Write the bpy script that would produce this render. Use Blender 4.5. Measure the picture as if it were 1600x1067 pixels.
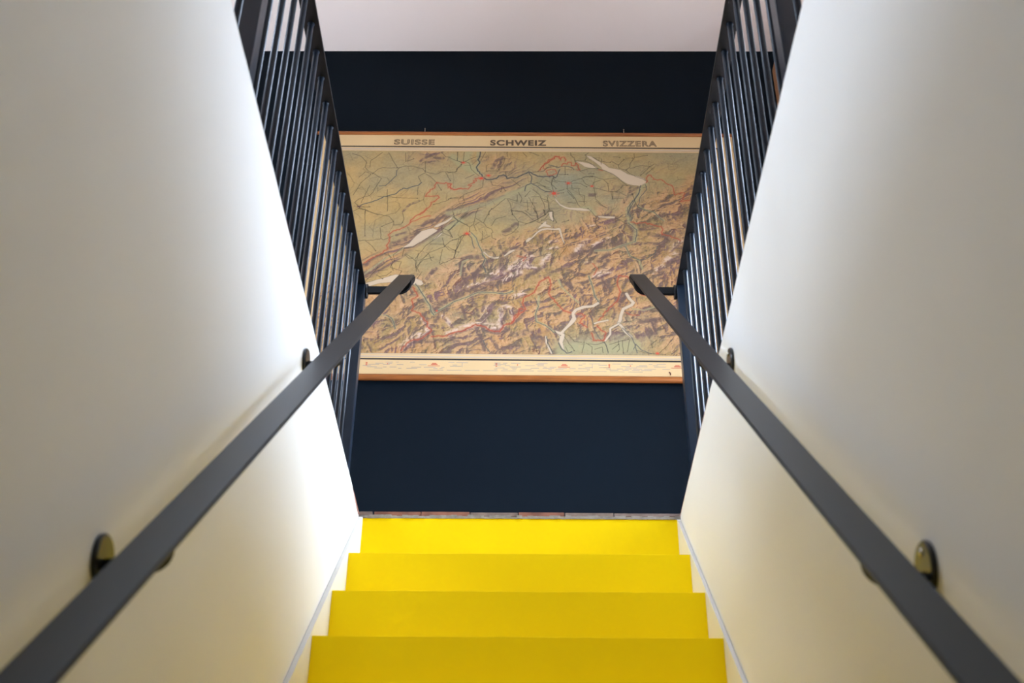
import bpy, bmesh, math, random
import numpy as np
from mathutils import Matrix, Vector
random.seed(7)
scene = bpy.context.scene
col = scene.collection
for o in list(bpy.data.objects):
    bpy.data.objects.remove(o)

# ------------------------------------------------------------------ dimensions (metres)
EYE = 1.503                    # camera height above the lower floor
H = 3.072                      # upper floor level
WL, WR = -0.4786, 0.4414       # stairwell wall faces
YTOP, RISE, RUN, NSTEP = 3.2273, 0.19014, 0.2064, 16
YB = 4.35                      # navy end wall
ZC = 6.157                     # upper ceiling
XL, XR = -2.9, 1.66             # upper room side walls
YR = -1.6                      # rear walls
YO = 0.34                      # front edge of the stairwell opening

# ------------------------------------------------------------------ camera
def cam_rows(phi, psi, rho):
    c, s = math.cos, math.sin
    f = np.array([s(psi)*c(phi), c(psi)*c(phi), s(phi)])
    r = np.array([c(psi), -s(psi), 0.0])
    u = np.cross(r, f)
    return r*c(rho)+u*s(rho), -r*s(rho)+u*c(rho), f
r_, u_, f_ = cam_rows(0.58919, -0.01408, 0.01139)
cd = bpy.data.cameras.new('camera')
cam = bpy.data.objects.new('camera', cd)
col.objects.link(cam)
cd.sensor_width = 36.0
cd.lens = 1937.6*36.0/1600.0
cd.clip_start = 0.02
cd.dof.use_dof = True
cd.dof.focus_distance = 5.2
cd.dof.aperture_fstop = 6.0
M4 = Matrix(((r_[0], u_[0], -f_[0], 0.0), (r_[1], u_[1], -f_[1], 0.0), (r_[2], u_[2], -f_[2], EYE), (0, 0, 0, 1)))
cam.matrix_world = M4
scene.camera = cam

# ------------------------------------------------------------------ world, daylight, exposure
world = bpy.data.worlds.new('overcast_sky')
scene.world = world
world.use_nodes = True
bg = world.node_tree.nodes['Background']
bg.inputs['Color'].default_value = (0.74, 0.90, 1.16, 1)
bg.inputs['Strength'].default_value = 1.0
# unseen upper-room window openings, placed and sized to shape the daylight: (side, y0, y1, z0, z1)
WINDOWS = [('right', 2.5, 4.0, H+0.03, H+1.70), ('left', 0.9, 1.9, H+0.75, H+1.75), ('left', 3.4, 4.1, H+0.03, H+0.85)]  # the low far left opening is added to brighten the ceiling
SKYLIGHT = (-0.75, 0.3, 0.85, 2.15)        # unseen roof light, placed to light the stairwell: x0, x1, y0, y1
ld = bpy.data.lights.new('sky_portal', 'AREA')
ld.shape = 'RECTANGLE'; ld.size = SKYLIGHT[1]-SKYLIGHT[0]; ld.size_y = SKYLIGHT[3]-SKYLIGHT[2]
ld.cycles.is_portal = True
lo = bpy.data.objects.new('sky_portal', ld)
lo.location = ((SKYLIGHT[0]+SKYLIGHT[1])/2, (SKYLIGHT[2]+SKYLIGHT[3])/2, ZC+0.24)
col.objects.link(lo)
for sd, y0, y1, z0, z1 in WINDOWS:        # portals only guide the sky's own light through the openings
    ld = bpy.data.lights.new('sky_portal', 'AREA')
    ld.shape = 'RECTANGLE'; ld.size = z1-z0; ld.size_y = y1-y0
    ld.cycles.is_portal = True
    lo = bpy.data.objects.new('sky_portal', ld)
    lo.location = ((XR+0.02) if sd == 'right' else (XL-0.02), (y0+y1)/2, (z0+z1)/2)
    lo.rotation_euler = (0, math.radians(90 if sd == 'right' else -90), 0)
    col.objects.link(lo)
vs = scene.view_settings
vs.view_transform = 'Standard'
vs.look = 'None'
vs.gamma = 1.0
vs.use_curve_mapping = False
vs.exposure = 5.0
scene.cycles.max_bounces = 12
scene.cycles.diffuse_bounces = 8
scene.cycles.use_denoising = True

# ------------------------------------------------------------------ materials
def lin(c):
    return tuple((x/255.0/12.92) if x/255.0 <= 0.04045 else ((x/255.0+0.055)/1.055)**2.4 for x in c)
def mat(name, rgb, rough=0.6, metallic=0.0, var=0.05, scale=6.0, bump=0.0, bscale=60.0, spec=0.5, stretch=None, coat=0.0):
    m = bpy.data.materials.new(name)
    m.use_nodes = True
    nt = m.node_tree
    p = nt.nodes['Principled BSDF']
    p.inputs['Roughness'].default_value = rough
    p.inputs['Metallic'].default_value = metallic
    p.inputs['Specular IOR Level'].default_value = spec
    p.inputs['Coat Weight'].default_value = coat
    tc = nt.nodes.new('ShaderNodeTexCoord')
    mp = nt.nodes.new('ShaderNodeMapping')
    nt.links.new(tc.outputs['Object'], mp.inputs['Vector'])
    if stretch: mp.inputs['Scale'].default_value = stretch
    n = nt.nodes.new('ShaderNodeTexNoise')
    n.inputs['Scale'].default_value = scale
    n.inputs['Detail'].default_value = 5
    nt.links.new(mp.outputs[0], n.inputs['Vector'])
    rp = nt.nodes.new('ShaderNodeValToRGB')
    c = lin(rgb) if max(rgb) > 1.0 else rgb
    rp.color_ramp.elements[0].position = 0.3
    rp.color_ramp.elements[1].position = 0.7
    rp.color_ramp.elements[0].color = tuple(x*(1-var) for x in c)+(1,)
    rp.color_ramp.elements[1].color = tuple(min(1, x*(1+var)) for x in c)+(1,)
    nt.links.new(n.outputs['Fac'], rp.inputs['Fac'])
    nt.links.new(rp.outputs['Color'], p.inputs['Base Color'])
    if bump:
        b = nt.nodes.new('ShaderNodeTexNoise')
        b.inputs['Scale'].default_value = bscale
        b.inputs['Detail'].default_value = 3
        nt.links.new(mp.outputs[0], b.inputs['Vector'])
        bp = nt.nodes.new('ShaderNodeBump')
        bp.inputs['Strength'].default_value = bump
        bp.inputs['Distance'].default_value = 0.002
        nt.links.new(b.outputs['Fac'], bp.inputs['Height'])
        nt.links.new(bp.outputs['Normal'], p.inputs['Normal'])
    return m
M = dict(
    plaster=mat('white_plaster_paint', (0.82, 0.797, 0.748), 0.65, var=0.012, scale=2.0, bump=0.05, bscale=25, spec=0.3),
    skirt=mat('cream_stringer_paint', (0.80, 0.78, 0.72), 0.4, var=0.01, spec=0.45),
    caulk=mat('grey_joint', (0.58, 0.55, 0.50), 0.8, var=0.05),
    ceil=mat('ceiling_paint', (0.88, 0.775, 0.69), 0.85, var=0.015, scale=1.5, bump=0.05, bscale=15),
    navy=mat('navy_wall_paint', (0.0014, 0.0046, 0.0084), 0.65, var=0.05, scale=3.0, bump=0.08, bscale=40, spec=0.1),
    yellow=mat('yellow_stair_paint', (0.86, 0.61, 0.0002), 0.6, var=0.012, scale=4.0, bump=0.03, bscale=18, spec=0.06),
    steel=mat('blue_black_steel', (0.007, 0.013, 0.022), 0.3, var=0.08, scale=20, spec=0.45),
    rail=mat('charcoal_handrail_paint', (0.0065, 0.0063, 0.0055), 0.4, var=0.15, scale=14, spec=0.26, stretch=(8, 1, 1)),
    toprail=mat('shaded_rail_steel', (0.004, 0.0045, 0.005), 0.4, var=0.08, scale=20, spec=0.25),  # rail steel darkened for the shade on its downward face
    iron=mat('black_bracket_paint', (0.005, 0.005, 0.005), 0.3, var=0.1, scale=30, spec=0.35),
    arm=mat('matt_black_paint', (0.004, 0.004, 0.004), 0.5, var=0.1, scale=30, spec=0.12),
    screw=mat('zinc_screw', (0.55, 0.5, 0.42), 0.25, metallic=1.0),
    paper=mat('cream_paper', (0.61, 0.42, 0.205), 0.75, var=0.03, scale=5, spec=0.25),
    rod=mat('orange_varnished_wood', (0.27, 0.085, 0.016), 0.35, var=0.25, scale=12, stretch=(0.6, 8, 8), spec=0.4),
    rodend=mat('dark_rod_end', (0.10, 0.03, 0.012), 0.4),
    ink=mat('black_ink', (0.02, 0.015, 0.012), 0.8),
    inkbrown=mat('brown_ink', (0.10, 0.062, 0.030), 0.8),
    inktan=mat('tan_ink', (0.46, 0.36, 0.25), 0.8),
    inkgrey=mat('grey_ink', (0.34, 0.29, 0.23), 0.8),
    inkred=mat('red_ink', (0.50, 0.10, 0.05), 0.8),
    tile=mat('terracotta_tile', (0.25, 0.095, 0.055), 0.8, var=0.35, scale=25, bump=0.3, bscale=80),
    tilegrey=mat('greyed_tile', (0.21, 0.145, 0.115), 0.85, var=0.3, scale=30, bump=0.3, bscale=80),
    tilepale=mat('pale_bounce_floor', (0.66, 0.49, 0.41), 0.7, var=0.08, scale=8),  # unseen floor field, made pale to bounce more light onto the ceiling
    mortar=mat('lime_mortar', (0.27, 0.24, 0.20), 0.9, var=0.25, scale=60, bump=0.5, bscale=120),
    wood=mat('brown_oak', (0.30, 0.135, 0.055), 0.45, var=0.25, scale=7, stretch=(8, 8, 0.7)),
    hallbounce=mat('ochre_bounce_floor', (0.60, 0.36, 0.07), 0.6, var=0.12, scale=5),  # unseen floor, ochre chosen to bounce warm light onto the lower walls
    frame=mat('white_window_paint', (0.78, 0.78, 0.77), 0.4, var=0.01),
    brass=mat('brass', (0.6, 0.42, 0.15), 0.3, metallic=1.0),
)
gm = bpy.data.materials.new('window_glass')
gm.use_nodes = True
nt = gm.node_tree
p = nt.nodes['Principled BSDF']
p.inputs['Roughness'].default_value = 0.02
fr = nt.nodes.new('ShaderNodeFresnel'); fr.inputs['IOR'].default_value = 1.45
gl = nt.nodes.new('ShaderNodeBsdfGlossy'); gl.inputs['Roughness'].default_value = 0.02
tr = nt.nodes.new('ShaderNodeBsdfTransparent')
mx = nt.nodes.new('ShaderNodeMixShader')
nt.links.new(fr.outputs[0], mx.inputs[0]); nt.links.new(tr.outputs[0], mx.inputs[1]); nt.links.new(gl.outputs[0], mx.inputs[2])
nt.links.new(mx.outputs[0], nt.nodes['Material Output'].inputs['Surface'])
M['glass'] = gm

# ------------------------------------------------------------------ mesh helpers
def obj(name, bm, m, parent=None, smooth=False, loc=None):
    me = bpy.data.meshes.new(name)
    bmesh.ops.recalc_face_normals(bm, faces=bm.faces)
    if smooth:
        for f in bm.faces: f.smooth = True
    bm.to_mesh(me); bm.free()
    me.materials.append(m)
    o = bpy.data.objects.new(name, me)
    col.objects.link(o)
    if parent: o.parent = parent
    if loc: o.location = loc
    return o
def box(bm, x0, x1, y0, y1, z0, z1, bev=0.0):
    vs_ = [bm.verts.new((x, y, z)) for x in (x0, x1) for y in (y0, y1) for z in (z0, z1)]
    idx = [(0, 1, 3, 2), (4, 6, 7, 5), (0, 4, 5, 1), (2, 3, 7, 6), (0, 2, 6, 4), (1, 5, 7, 3)]
    fs = [bm.faces.new([vs_[i] for i in f]) for f in idx]
    if bev:
        es = list({e for f in fs for e in f.edges})
        bmesh.ops.bevel(bm, geom=es, offset=bev, segments=2, profile=0.6, affect='EDGES')
    return bm
def B(*a, **k): return box(bmesh.new(), *a, **k)
def prism(bm, pts, axis, a, b):
    """closed outline pts extruded along axis (0 x, 1 y, 2 z) from a to b"""
    def v(p, t):
        q = list(p); q.insert(axis, t); return bm.verts.new(q)
    A = [v(p, a) for p in pts]; C = [v(p, b) for p in pts]
    n = len(pts)
    bm.faces.new(A); bm.faces.new(C[::-1])
    for i in range(n):
        bm.faces.new((A[i], C[i], C[(i+1) % n], A[(i+1) % n]))
    return bm
def lathe(bm, prof, axis='z', seg=20, cx=0, cy=0):
    rings = []
    for r, t in prof:
        ring = []
        for k in range(seg):
            a = 2*math.pi*k/seg
            c, s = r*math.cos(a), r*math.sin(a)
            ring.append(bm.verts.new((c+cx, s+cy, t) if axis == 'z' else ((t, c, s) if axis == 'x' else (c, t, s))))
        rings.append(ring)
    for A, C in zip(rings, rings[1:]):
        for k in range(seg):
            bm.faces.new((A[k], A[(k+1) % seg], C[(k+1) % seg], C[k]))
    bm.faces.new(rings[0][::-1]); bm.faces.new(rings[-1])
    return bm
def thing(name, label, cat, loc=(0, 0, 0), group=None):
    o = bpy.data.objects.new(name, None)
    col.objects.link(o); o.location = loc
    o.empty_display_size = 0.1
    o['label'] = label; o['category'] = cat
    if group: o['group'] = group
    return o
def struct(name, bm, m, label=None):
    o = obj(name, bm, m)
    o['kind'] = 'structure'
    if label: o['label'] = label
    return o
def share(name, src, parent, loc, m=None):
    o = src.copy(); o.name = name
    col.objects.link(o); o.parent = parent; o.location = loc
    return o

# ------------------------------------------------------------------ the setting
# lower hall floor
struct('floor', B(-0.64, 0.6, YR, YTOP+0.3, -0.1, 0.0), M['hallbounce'], 'unseen floor of the lower hall, coloured ochre to warm the light on the walls')
# upper floor slab: left, right, landing and the part over the lower hall, under a layer of tiles
bm = bmesh.new()
T2 = H-0.02
box(bm, XL, WL-0.012, YO, YTOP+0.012, H-0.3, T2)
box(bm, WR+0.012, XR, YO, YTOP+0.012, H-0.3, T2)
box(bm, XL, XR, YTOP+0.012, YB, H-0.3, T2)
box(bm, XL, XR, YR, YO, H-0.3, T2)
up_floor = struct('floor', bm, M['mortar'], 'upper floor of terracotta tiles around the stairwell')
def tile(x0, x1, y0, y1, m, z0=H-0.011, z1=H):
    o = obj('tile', B(x0, x1, y0, y1, z0, z1, bev=0.0012), m, up_floor)
    return o
# tiles along both stairwell edges
rt = random.Random(3)
y = YO
n = 0
while y < YTOP-0.02:
    L = min(0.247, YTOP-y)
    for sx in (-1, 1):
        e = WL-0.0003 if sx < 0 else WR+0.0003
        m = M['tile'] if rt.random() < 0.65 else M['tilegrey']
        d = rt.uniform(0, 0.0012)
        x0, x1 = (e-0.25, e-d) if sx < 0 else (e+d, e+0.25)
        tile(x0, x1, y+0.0015, y+L-0.0015, m)
    y += 0.25; n += 1
# raw tile edges above the top riser, as the photograph spaces them
edges = [567, 588, 662, 737, 811, 882, 957, 1058.5]
X = lambda px: WL+(px-567)*(WR-WL)/(1058.5-567)
mats = ['tilegrey', 'tile', 'tile', 'tilegrey', 'tile', 'tilegrey', 'tilegrey']
for i, (a, b) in enumerate(zip(edges, edges[1:])):
    a_, b_ = X(a)+(0.004 if i == 1 else 0.0012), X(b)-0.0012
    yy = YTOP+rt.uniform(-0.003, 0.003)
    tile(a_, b_, yy, YTOP+0.25, M[mats[i]], H-0.0135+rt.uniform(-0.002, 0.002), H+rt.uniform(-0.0015, 0.0006))
# broken mortar bed under those tiles
bm = bmesh.new()
xs = np.linspace(WL, WR, 60)
for a, b in zip(xs, xs[1:]):
    box(bm, a, b, YTOP-0.002+rt.uniform(-0.002, 0.002), YTOP+0.05, H-0.0215, H-0.012+rt.uniform(-0.003, 0.002))
mb = obj('mortar_bed', bm, M['mortar'], up_floor)
mb['label'] = 'broken grey mortar bed under the tile edges'
# floor field behind the edge tiles
bm = bmesh.new()
box(bm, XL, WL-0.255, YO, YTOP, T2, H-0.001)
box(bm, WR+0.255, XR, YO, YTOP, T2, H-0.001)
box(bm, XL, XR, YTOP+0.255, YB, T2, H-0.001)
box(bm, XL, WL, YTOP, YTOP+0.255, T2, H-0.001)
box(bm, WR, XR, YTOP, YTOP+0.255, T2, H-0.001)
box(bm, XL, XR, YR, YO, T2, H-0.001)
ff = obj('tile_field', bm, M['tilepale'], up_floor); ff['kind'] = 'stuff'

def stair_wall(name, s, top_pts, label):
    """plastered stairwell wall: masonry body and a thin plaster skin whose top edge is slightly ragged"""
    f = WL if s < 0 else WR
    bm = bmesh.new()
    a, b = sorted((f+s*0.006, f+s*0.14))
    box(bm, a, b, YR, YTOP+0.3, 0, H-0.3)
    a, b = sorted((f+s*0.006, f+s*0.012))
    box(bm, a, b, YR, YTOP+0.012, H-0.3, H-0.0205)
    pts = [(YR, 0), (YTOP+0.004, 0)]+top_pts+[(YO, H-0.003), (YO, H-0.3), (YR, H-0.3)]
    a, b = sorted((f, f+s*0.006))
    prism(bm, pts, 0, a, b)
    return struct(name, bm, M['plaster'], label)
rw = random.Random(11)
def ragged(base, chips):
    out = []
    y = YTOP+0.004
    for yy, dz in chips: out.append((yy, H-dz))
    y = out[-1][0]-0.05
    while y > YO+0.03:
        out.append((y, H-base-rw.uniform(-0.0008, 0.0012)))
        y -= rw.uniform(0.03, 0.09)
    return out
stair_wall('wall_left', -1, ragged(0.0040, [(YTOP+0.004, 0.020), (3.18, 0.019), (3.13, 0.016), (3.10, 0.012), (3.07, 0.009), (3.055, 0.004)]),
           'white plastered wall on the left of the yellow stairs, brightest near the top')
stair_wall('wall_right', 1, ragged(0.0058, [(YTOP+0.004, 0.016), (3.19, 0.008), (3.12, 0.0075), (3.05, 0.006)]),
           'white plastered wall on the right of the yellow stairs')
# rear of the lower hall
struct('wall_rear', B(WL-0.14, WR+0.14, YR-0.12, YR, 0, H-0.3), M['plaster'], 'white rear wall of the lower hall behind the viewer')
bm = bmesh.new(); box(bm, WL, WR, YO-0.012, YO, H-0.3, H-0.02)
struct('trim_1', bm, M['plaster'], 'plastered edge of the upper floor above the foot of the stairs')
# upper room
struct('wall_back', B(XL-0.15, XR+0.15, YB, YB+0.15, H-0.3, ZC+0.1), M['navy'], 'dark navy painted wall at the head of the stairs')
struct('wall_front', B(XL-0.15, XR+0.15, YR-0.15, YR, H-0.3, ZC+0.1), M['plaster'], 'white wall of the upper room behind the viewer')
bm = bmesh.new()
kx0, kx1, ky0, ky1 = SKYLIGHT
box(bm, XL-0.15, kx0, YR-0.15, YB+0.15, ZC, ZC+0.22)
box(bm, kx1, XR+0.15, YR-0.15, YB+0.15, ZC, ZC+0.22)
box(bm, kx0, kx1, YR-0.15, ky0, ZC, ZC+0.22)
box(bm, kx0, kx1, ky1, YB+0.15, ZC, ZC+0.22)
struct('ceiling', bm, M['ceil'], 'pale pinkish ceiling over the navy wall')
bm = bmesh.new()
for q in ((kx0, kx0+0.04, ky0, ky1), (kx1-0.04, kx1, ky0, ky1), (kx0+0.04, kx1-0.04, ky0, ky0+0.04), (kx0+0.04, kx1-0.04, ky1-0.04, ky1)):
    box(bm, *q, ZC+0.14, ZC+0.20)
kw = struct('window_4', bm, M['frame'], 'unseen roof light placed in the ceiling for daylight in the stairwell')
obj('pane', B(kx0+0.03, kx1-0.03, ky0+0.03, ky1-0.03, ZC+0.168, ZC+0.174), M['glass'], kw)
for sd in ('right', 'left'):
    xa, xb = (XR, XR+0.15) if sd == 'right' else (XL-0.15, XL)
    bm = bmesh.new()
    yc = YR
    for _, y0, y1, z0, z1 in sorted(w for w in WINDOWS if w[0] == sd):
        box(bm, xa, xb, yc, y0, H-0.3, ZC)
        box(bm, xa, xb, y0, y1, H-0.3, z0)
        box(bm, xa, xb, y0, y1, z1, ZC)
        yc = y1
    box(bm, xa, xb, yc, YB, H-0.3, ZC)
    struct('wall_east' if sd == 'right' else 'wall_west', bm, M['plaster'], 'white side wall of the upper room with window openings, %s of the stairwell' % sd)
for i, (sd, y0, y1, z0, z1) in enumerate(WINDOWS):
    xa, xb = (XR, XR+0.15) if sd == 'right' else (XL-0.15, XL)
    xm = (xa+xb)/2
    bm = bmesh.new()
    t = 0.05
    box(bm, xm-0.03, xm+0.03, y0, y1, z0, z0+t); box(bm, xm-0.03, xm+0.03, y0, y1, z1-t, z1)
    box(bm, xm-0.03, xm+0.03, y0, y0+t, z0+t, z1-t); box(bm, xm-0.03, xm+0.03, y1-t, y1, z0+t, z1-t)
    ym = (y0+y1)/2
    box(bm, xm-0.025, xm+0.025, ym-0.03, ym+0.03, z0+t, z1-t)
    w = struct('window_%d' % (i+1), bm, M['frame'], 'unseen white two-pane window, placed for its daylight, in the %s side wall of the upper room, %s' % (sd, 'near the navy wall' if y1 > 3 else 'towards the viewer'))
    for a, b in ((y0+t, ym-0.03), (ym+0.03, y1-t)):
        obj('pane', B(xm-0.002, xm+0.002, a, b, z0+t, z1-t), M['glass'], w)

# ------------------------------------------------------------------ staircase
st = thing('staircase', 'straight flight of bright yellow painted steps between two white walls', 'staircase', (0, YTOP-RUN*(NSTEP-1), 0))
sl = Vector(st.location)
def stobj(name, bm, m):
    bmesh.ops.translate(bm, verts=bm.verts, vec=-sl)
    return obj(name, bm, m, st)
XA, XB = WL+0.012, WR-0.010
for k in range(NSTEP):
    # riser k rises to the tread (or the upper floor for k = 0)
    yf = YTOP-k*RUN
    zt = H-0.03-k*RISE if k else H-0.0205
    zb = H-0.03-(k+1)*RISE
    if k == NSTEP-1: zb = 0.0
    bm = bmesh.new()
    box(bm, XA, XB, yf, yf+0.02, zb, zt, bev=0.0 if k == 0 else 0.0015)
    stobj('riser', bm, M['yellow'])
    if k:
        bm = B(XA, XB, yf+0.02, yf+RUN, zt-0.03, zt-0.0002)
        stobj('tread', bm, M['yellow'])
SLOPE = RISE/RUN
znose = lambda y: H-0.03+(y-YTOP)*SLOPE
for s in (-1, 1):
    f, e = (WL, XA) if s < 0 else (WR, XB)
    up_ = 0.0155 if s < 0 else 0.010
    y0 = YTOP-RUN*(NSTEP-1)-0.06
    top = lambda y: znose(y)+up_
    ylim = YTOP
    pts = [(y0, 0.0), (ylim+0.02, 0.0), (ylim+0.02, H-0.021), (YTOP+(H-0.021-H+0.03-up_)/SLOPE, H-0.021)]
    pts += [(y0, top(y0))]
    g = f-s*0.0012
    bm = prism(bmesh.new(), pts, 0, *sorted((g, e)))
    o = stobj('stringer', bm, M['skirt'])
    o['label'] = 'cream skirting board following the steps along the wall'
    ya, yb = y0, YTOP-0.012
    bm = prism(bmesh.new(), [(ya, top(ya)-0.001), (yb, top(yb)-0.001), (yb, top(yb)+0.0010), (ya, top(ya)+0.0010)], 0, *sorted((g, e+s*0.0006)))
    o = stobj('joint_line', bm, M['caulk'])
    o['label'] = 'thin grey joint along the top of the skirting board'

# ------------------------------------------------------------------ handrails
ZBAR = 0.8408
zbar = lambda y: znose(y)+ZBAR          # top face of the bar
BT = 0.007
def handrail(name, s, xi, xo, wallx, postx, ybr, y_end, label):
    root = thing(name, label, 'handrail', ((xi+xo)/2, ybr[1], zbar(ybr[1])), 'flat bar handrails along the stairs')
    L = Vector(root.location)
    bm = bmesh.new()
    y0, y1 = 0.55, y_end
    n = Vector((0, -SLOPE, 1)).normalized()*BT
    vs_ = []
    for x in sorted((xi, xo)):
        for yy in (y0, y1):
            for t in (0, 1):
                q = Vector((x, yy, zbar(yy)))-n*t-L
                vs_.append(bm.verts.new(q))
    idx = [(0, 1, 3, 2), (4, 6, 7, 5), (0, 4, 5, 1), (2, 3, 7, 6), (0, 2, 6, 4), (1, 5, 7, 3)]
    fs = [bm.faces.new([vs_[i] for i in f]) for f in idx]
    bmesh.ops.bevel(bm, geom=list({e for f in fs for e in f.edges}), offset=0.0022, segments=2, affect='EDGES')
    obj('bar', bm, M['rail'], root)
    for i, yb in enumerate(ybr):
        at_post = i == 2
        d = -s                                   # from the wall towards the stair
        fx = (postx if at_post else wallx)+d*0.0006
        zu = zbar(yb)-BT/math.cos(math.atan(SLOPE))
        # thin arm low on the rose; under the bar it deepens into a block with a rounded free corner
        bz, tz, R_ = zu-0.034, zu+0.001, 0.026
        xe = xi-d*0.009
        outline = [(fx+d*0.004, bz), (fx+d*0.004, bz+0.013), (xo+d*0.008, bz+0.013), (xo+d*0.014, tz), (xe, tz)]
        outline += [(xe-d*R_+d*R_*math.cos(math.pi/2*k/8), bz+R_-R_*math.sin(math.pi/2*k/8)) for k in range(9)]
        if at_post:                               # the last arm carries a deep quarter-round end under the bar
            bz, tz, R_ = zu-0.050, zu+0.001, 0.042
            xe = xi+d*0.003
            outline = [(fx+d*0.003, bz), (fx+d*0.003, bz+0.026), (xo+d*0.004, bz+0.026), (xo+d*0.010, tz), (xe, tz)]
            outline += [(xe-d*R_+d*R_*math.cos(math.pi/2*k/8), bz+R_-R_*math.sin(math.pi/2*k/8)) for k in range(9)]
        bm = bmesh.new()
        pts = [(x-L.x, z-L.z) for x, z in outline]
        prism(bm, pts, 1, yb-0.006-L.y, yb+0.006-L.y)
        if at_post:                               # that end runs on under the bar to its tip, rising with it
            q = [(xo+d*0.010, tz), (xe, tz), (xe, tz-0.012)]+[(xe-d*0.034+d*0.034*math.cos(math.pi/2*k/6), tz-0.012-0.034*math.sin(math.pi/2*k/6)) for k in range(1, 7)]+[(xo+d*0.010, tz-0.046)]
            A = [bm.verts.new((x-L.x, yb-L.y, z-L.z)) for x, z in q]
            dy = y_end-0.003-yb
            C_ = [bm.verts.new((x-L.x, yb+dy-L.y, z+dy*SLOPE-L.z)) for x, z in q]
            bm.faces.new(A); bm.faces.new(C_[::-1])
            for k in range(len(q)): bm.faces.new((A[k], C_[k], C_[(k+1) % len(q)], A[(k+1) % len(q)]))
        br = obj('bracket', bm, M['arm'], root)
        zc = zbar(yb)-(0.031 if s < 0 else 0.024)
        if at_post:
            r0, zc = 0.018, bz+0.009
        else:
            r0 = 0.031
        prof = [(r0*0.96, 0.0), (r0, 0.002), (r0, 0.005), (r0*0.93, 0.0072), (r0*0.2, 0.0076)]
        bm = lathe(bmesh.new(), [(r, t*d) for r, t in prof], 'x', 28)
        if at_post:                               # narrow plate screwed to the post
            for v in bm.verts: v.co.z *= 1.55
        obj('rose', bm, M['iron'], br, loc=(fx-L.x, yb-L.y, zc-L.z))
        if not at_post and s > 0:
            bm = lathe(bmesh.new(), [(0.005, 0.0), (0.005, 0.0012*d), (0.0035, 0.0022*d), (0.001, 0.0025*d)], 'x', 12)
            sc = obj('screw', bm, M['screw'], br, loc=(fx+d*0.0073-L.x, yb-0.006-L.y, zc+0.016-L.z), smooth=True)
    return root
POSTL, POSTR = -0.5557, 0.5160
handrail('handrail', -1, -0.3885, -0.4445, WL, POSTL+0.02, (1.290, 2.245, 3.333), 3.445, 'charcoal flat bar handrail on black brackets along the left white wall')
handrail('handrail', 1, 0.3592, 0.4130, WR, POSTR-0.02, (1.268, 2.240, 3.333), 3.475, 'charcoal flat bar handrail on black brackets along the right white wall')

# ------------------------------------------------------------------ guard railings round the opening
HR = EYE+2.44            # underside of the top rail
B0, BS = 2.18866, 0.09504
def guard(name, xc, side, label):
    root = thing(name, label, 'railing', (xc, B0, H), 'steel guard railings round the stairwell')
    L = Vector(root.location)
    y_first, y_last = B0-19*BS, B0+12*BS
    bm = B(-0.0205, 0.0205, y_first-0.02-L.y, y_last+0.02-L.y, HR-L.z, HR+0.008-L.z, bev=0.0012)
    obj('top_rail', bm, M['toprail'], root)
    hb = HR-H
    bm = lathe(bmesh.new(), [(0.0075, 0.0), (0.0075, hb-0.006), (0.0080, hb-0.0025), (0.0098, hb+0.0005)], 'z', 14)
    proto = obj('baluster', bm, M['steel'], root, smooth=True)
    bm = B(-0.02, 0.02, -0.02, 0.02, 0.006, hb+0.0005, bev=0.0015)
    post0 = obj('post', bm, M['steel'], root)
    bp0 = obj('base_plate', B(-0.035, 0.035, -0.035, 0.035, 0.0, 0.007, bev=0.001), M['steel'], root)
    first = [True, True]
    for i in range(-19, 13):
        y = B0+i*BS-L.y
        if i in (-19, -5, 12):
            if first[0]: post0.location = (0, y, 0); bp0.location = (0, y, 0); first[0] = False
            else:
                share('post', post0, root, (0, y, 0)); share('base_plate', bp0, root, (0, y, 0))
        else:
            if first[1]: proto.location = (0, y, 0); first[1] = False
            else: share('baluster', proto, root, (0, y, 0))
    return root
guard('guard_railing', POSTL, -1, 'blue-black steel baluster railing above the left white wall')
guard('guard_railing', POSTR, 1, 'blue-black steel baluster railing above the right white wall')

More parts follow.
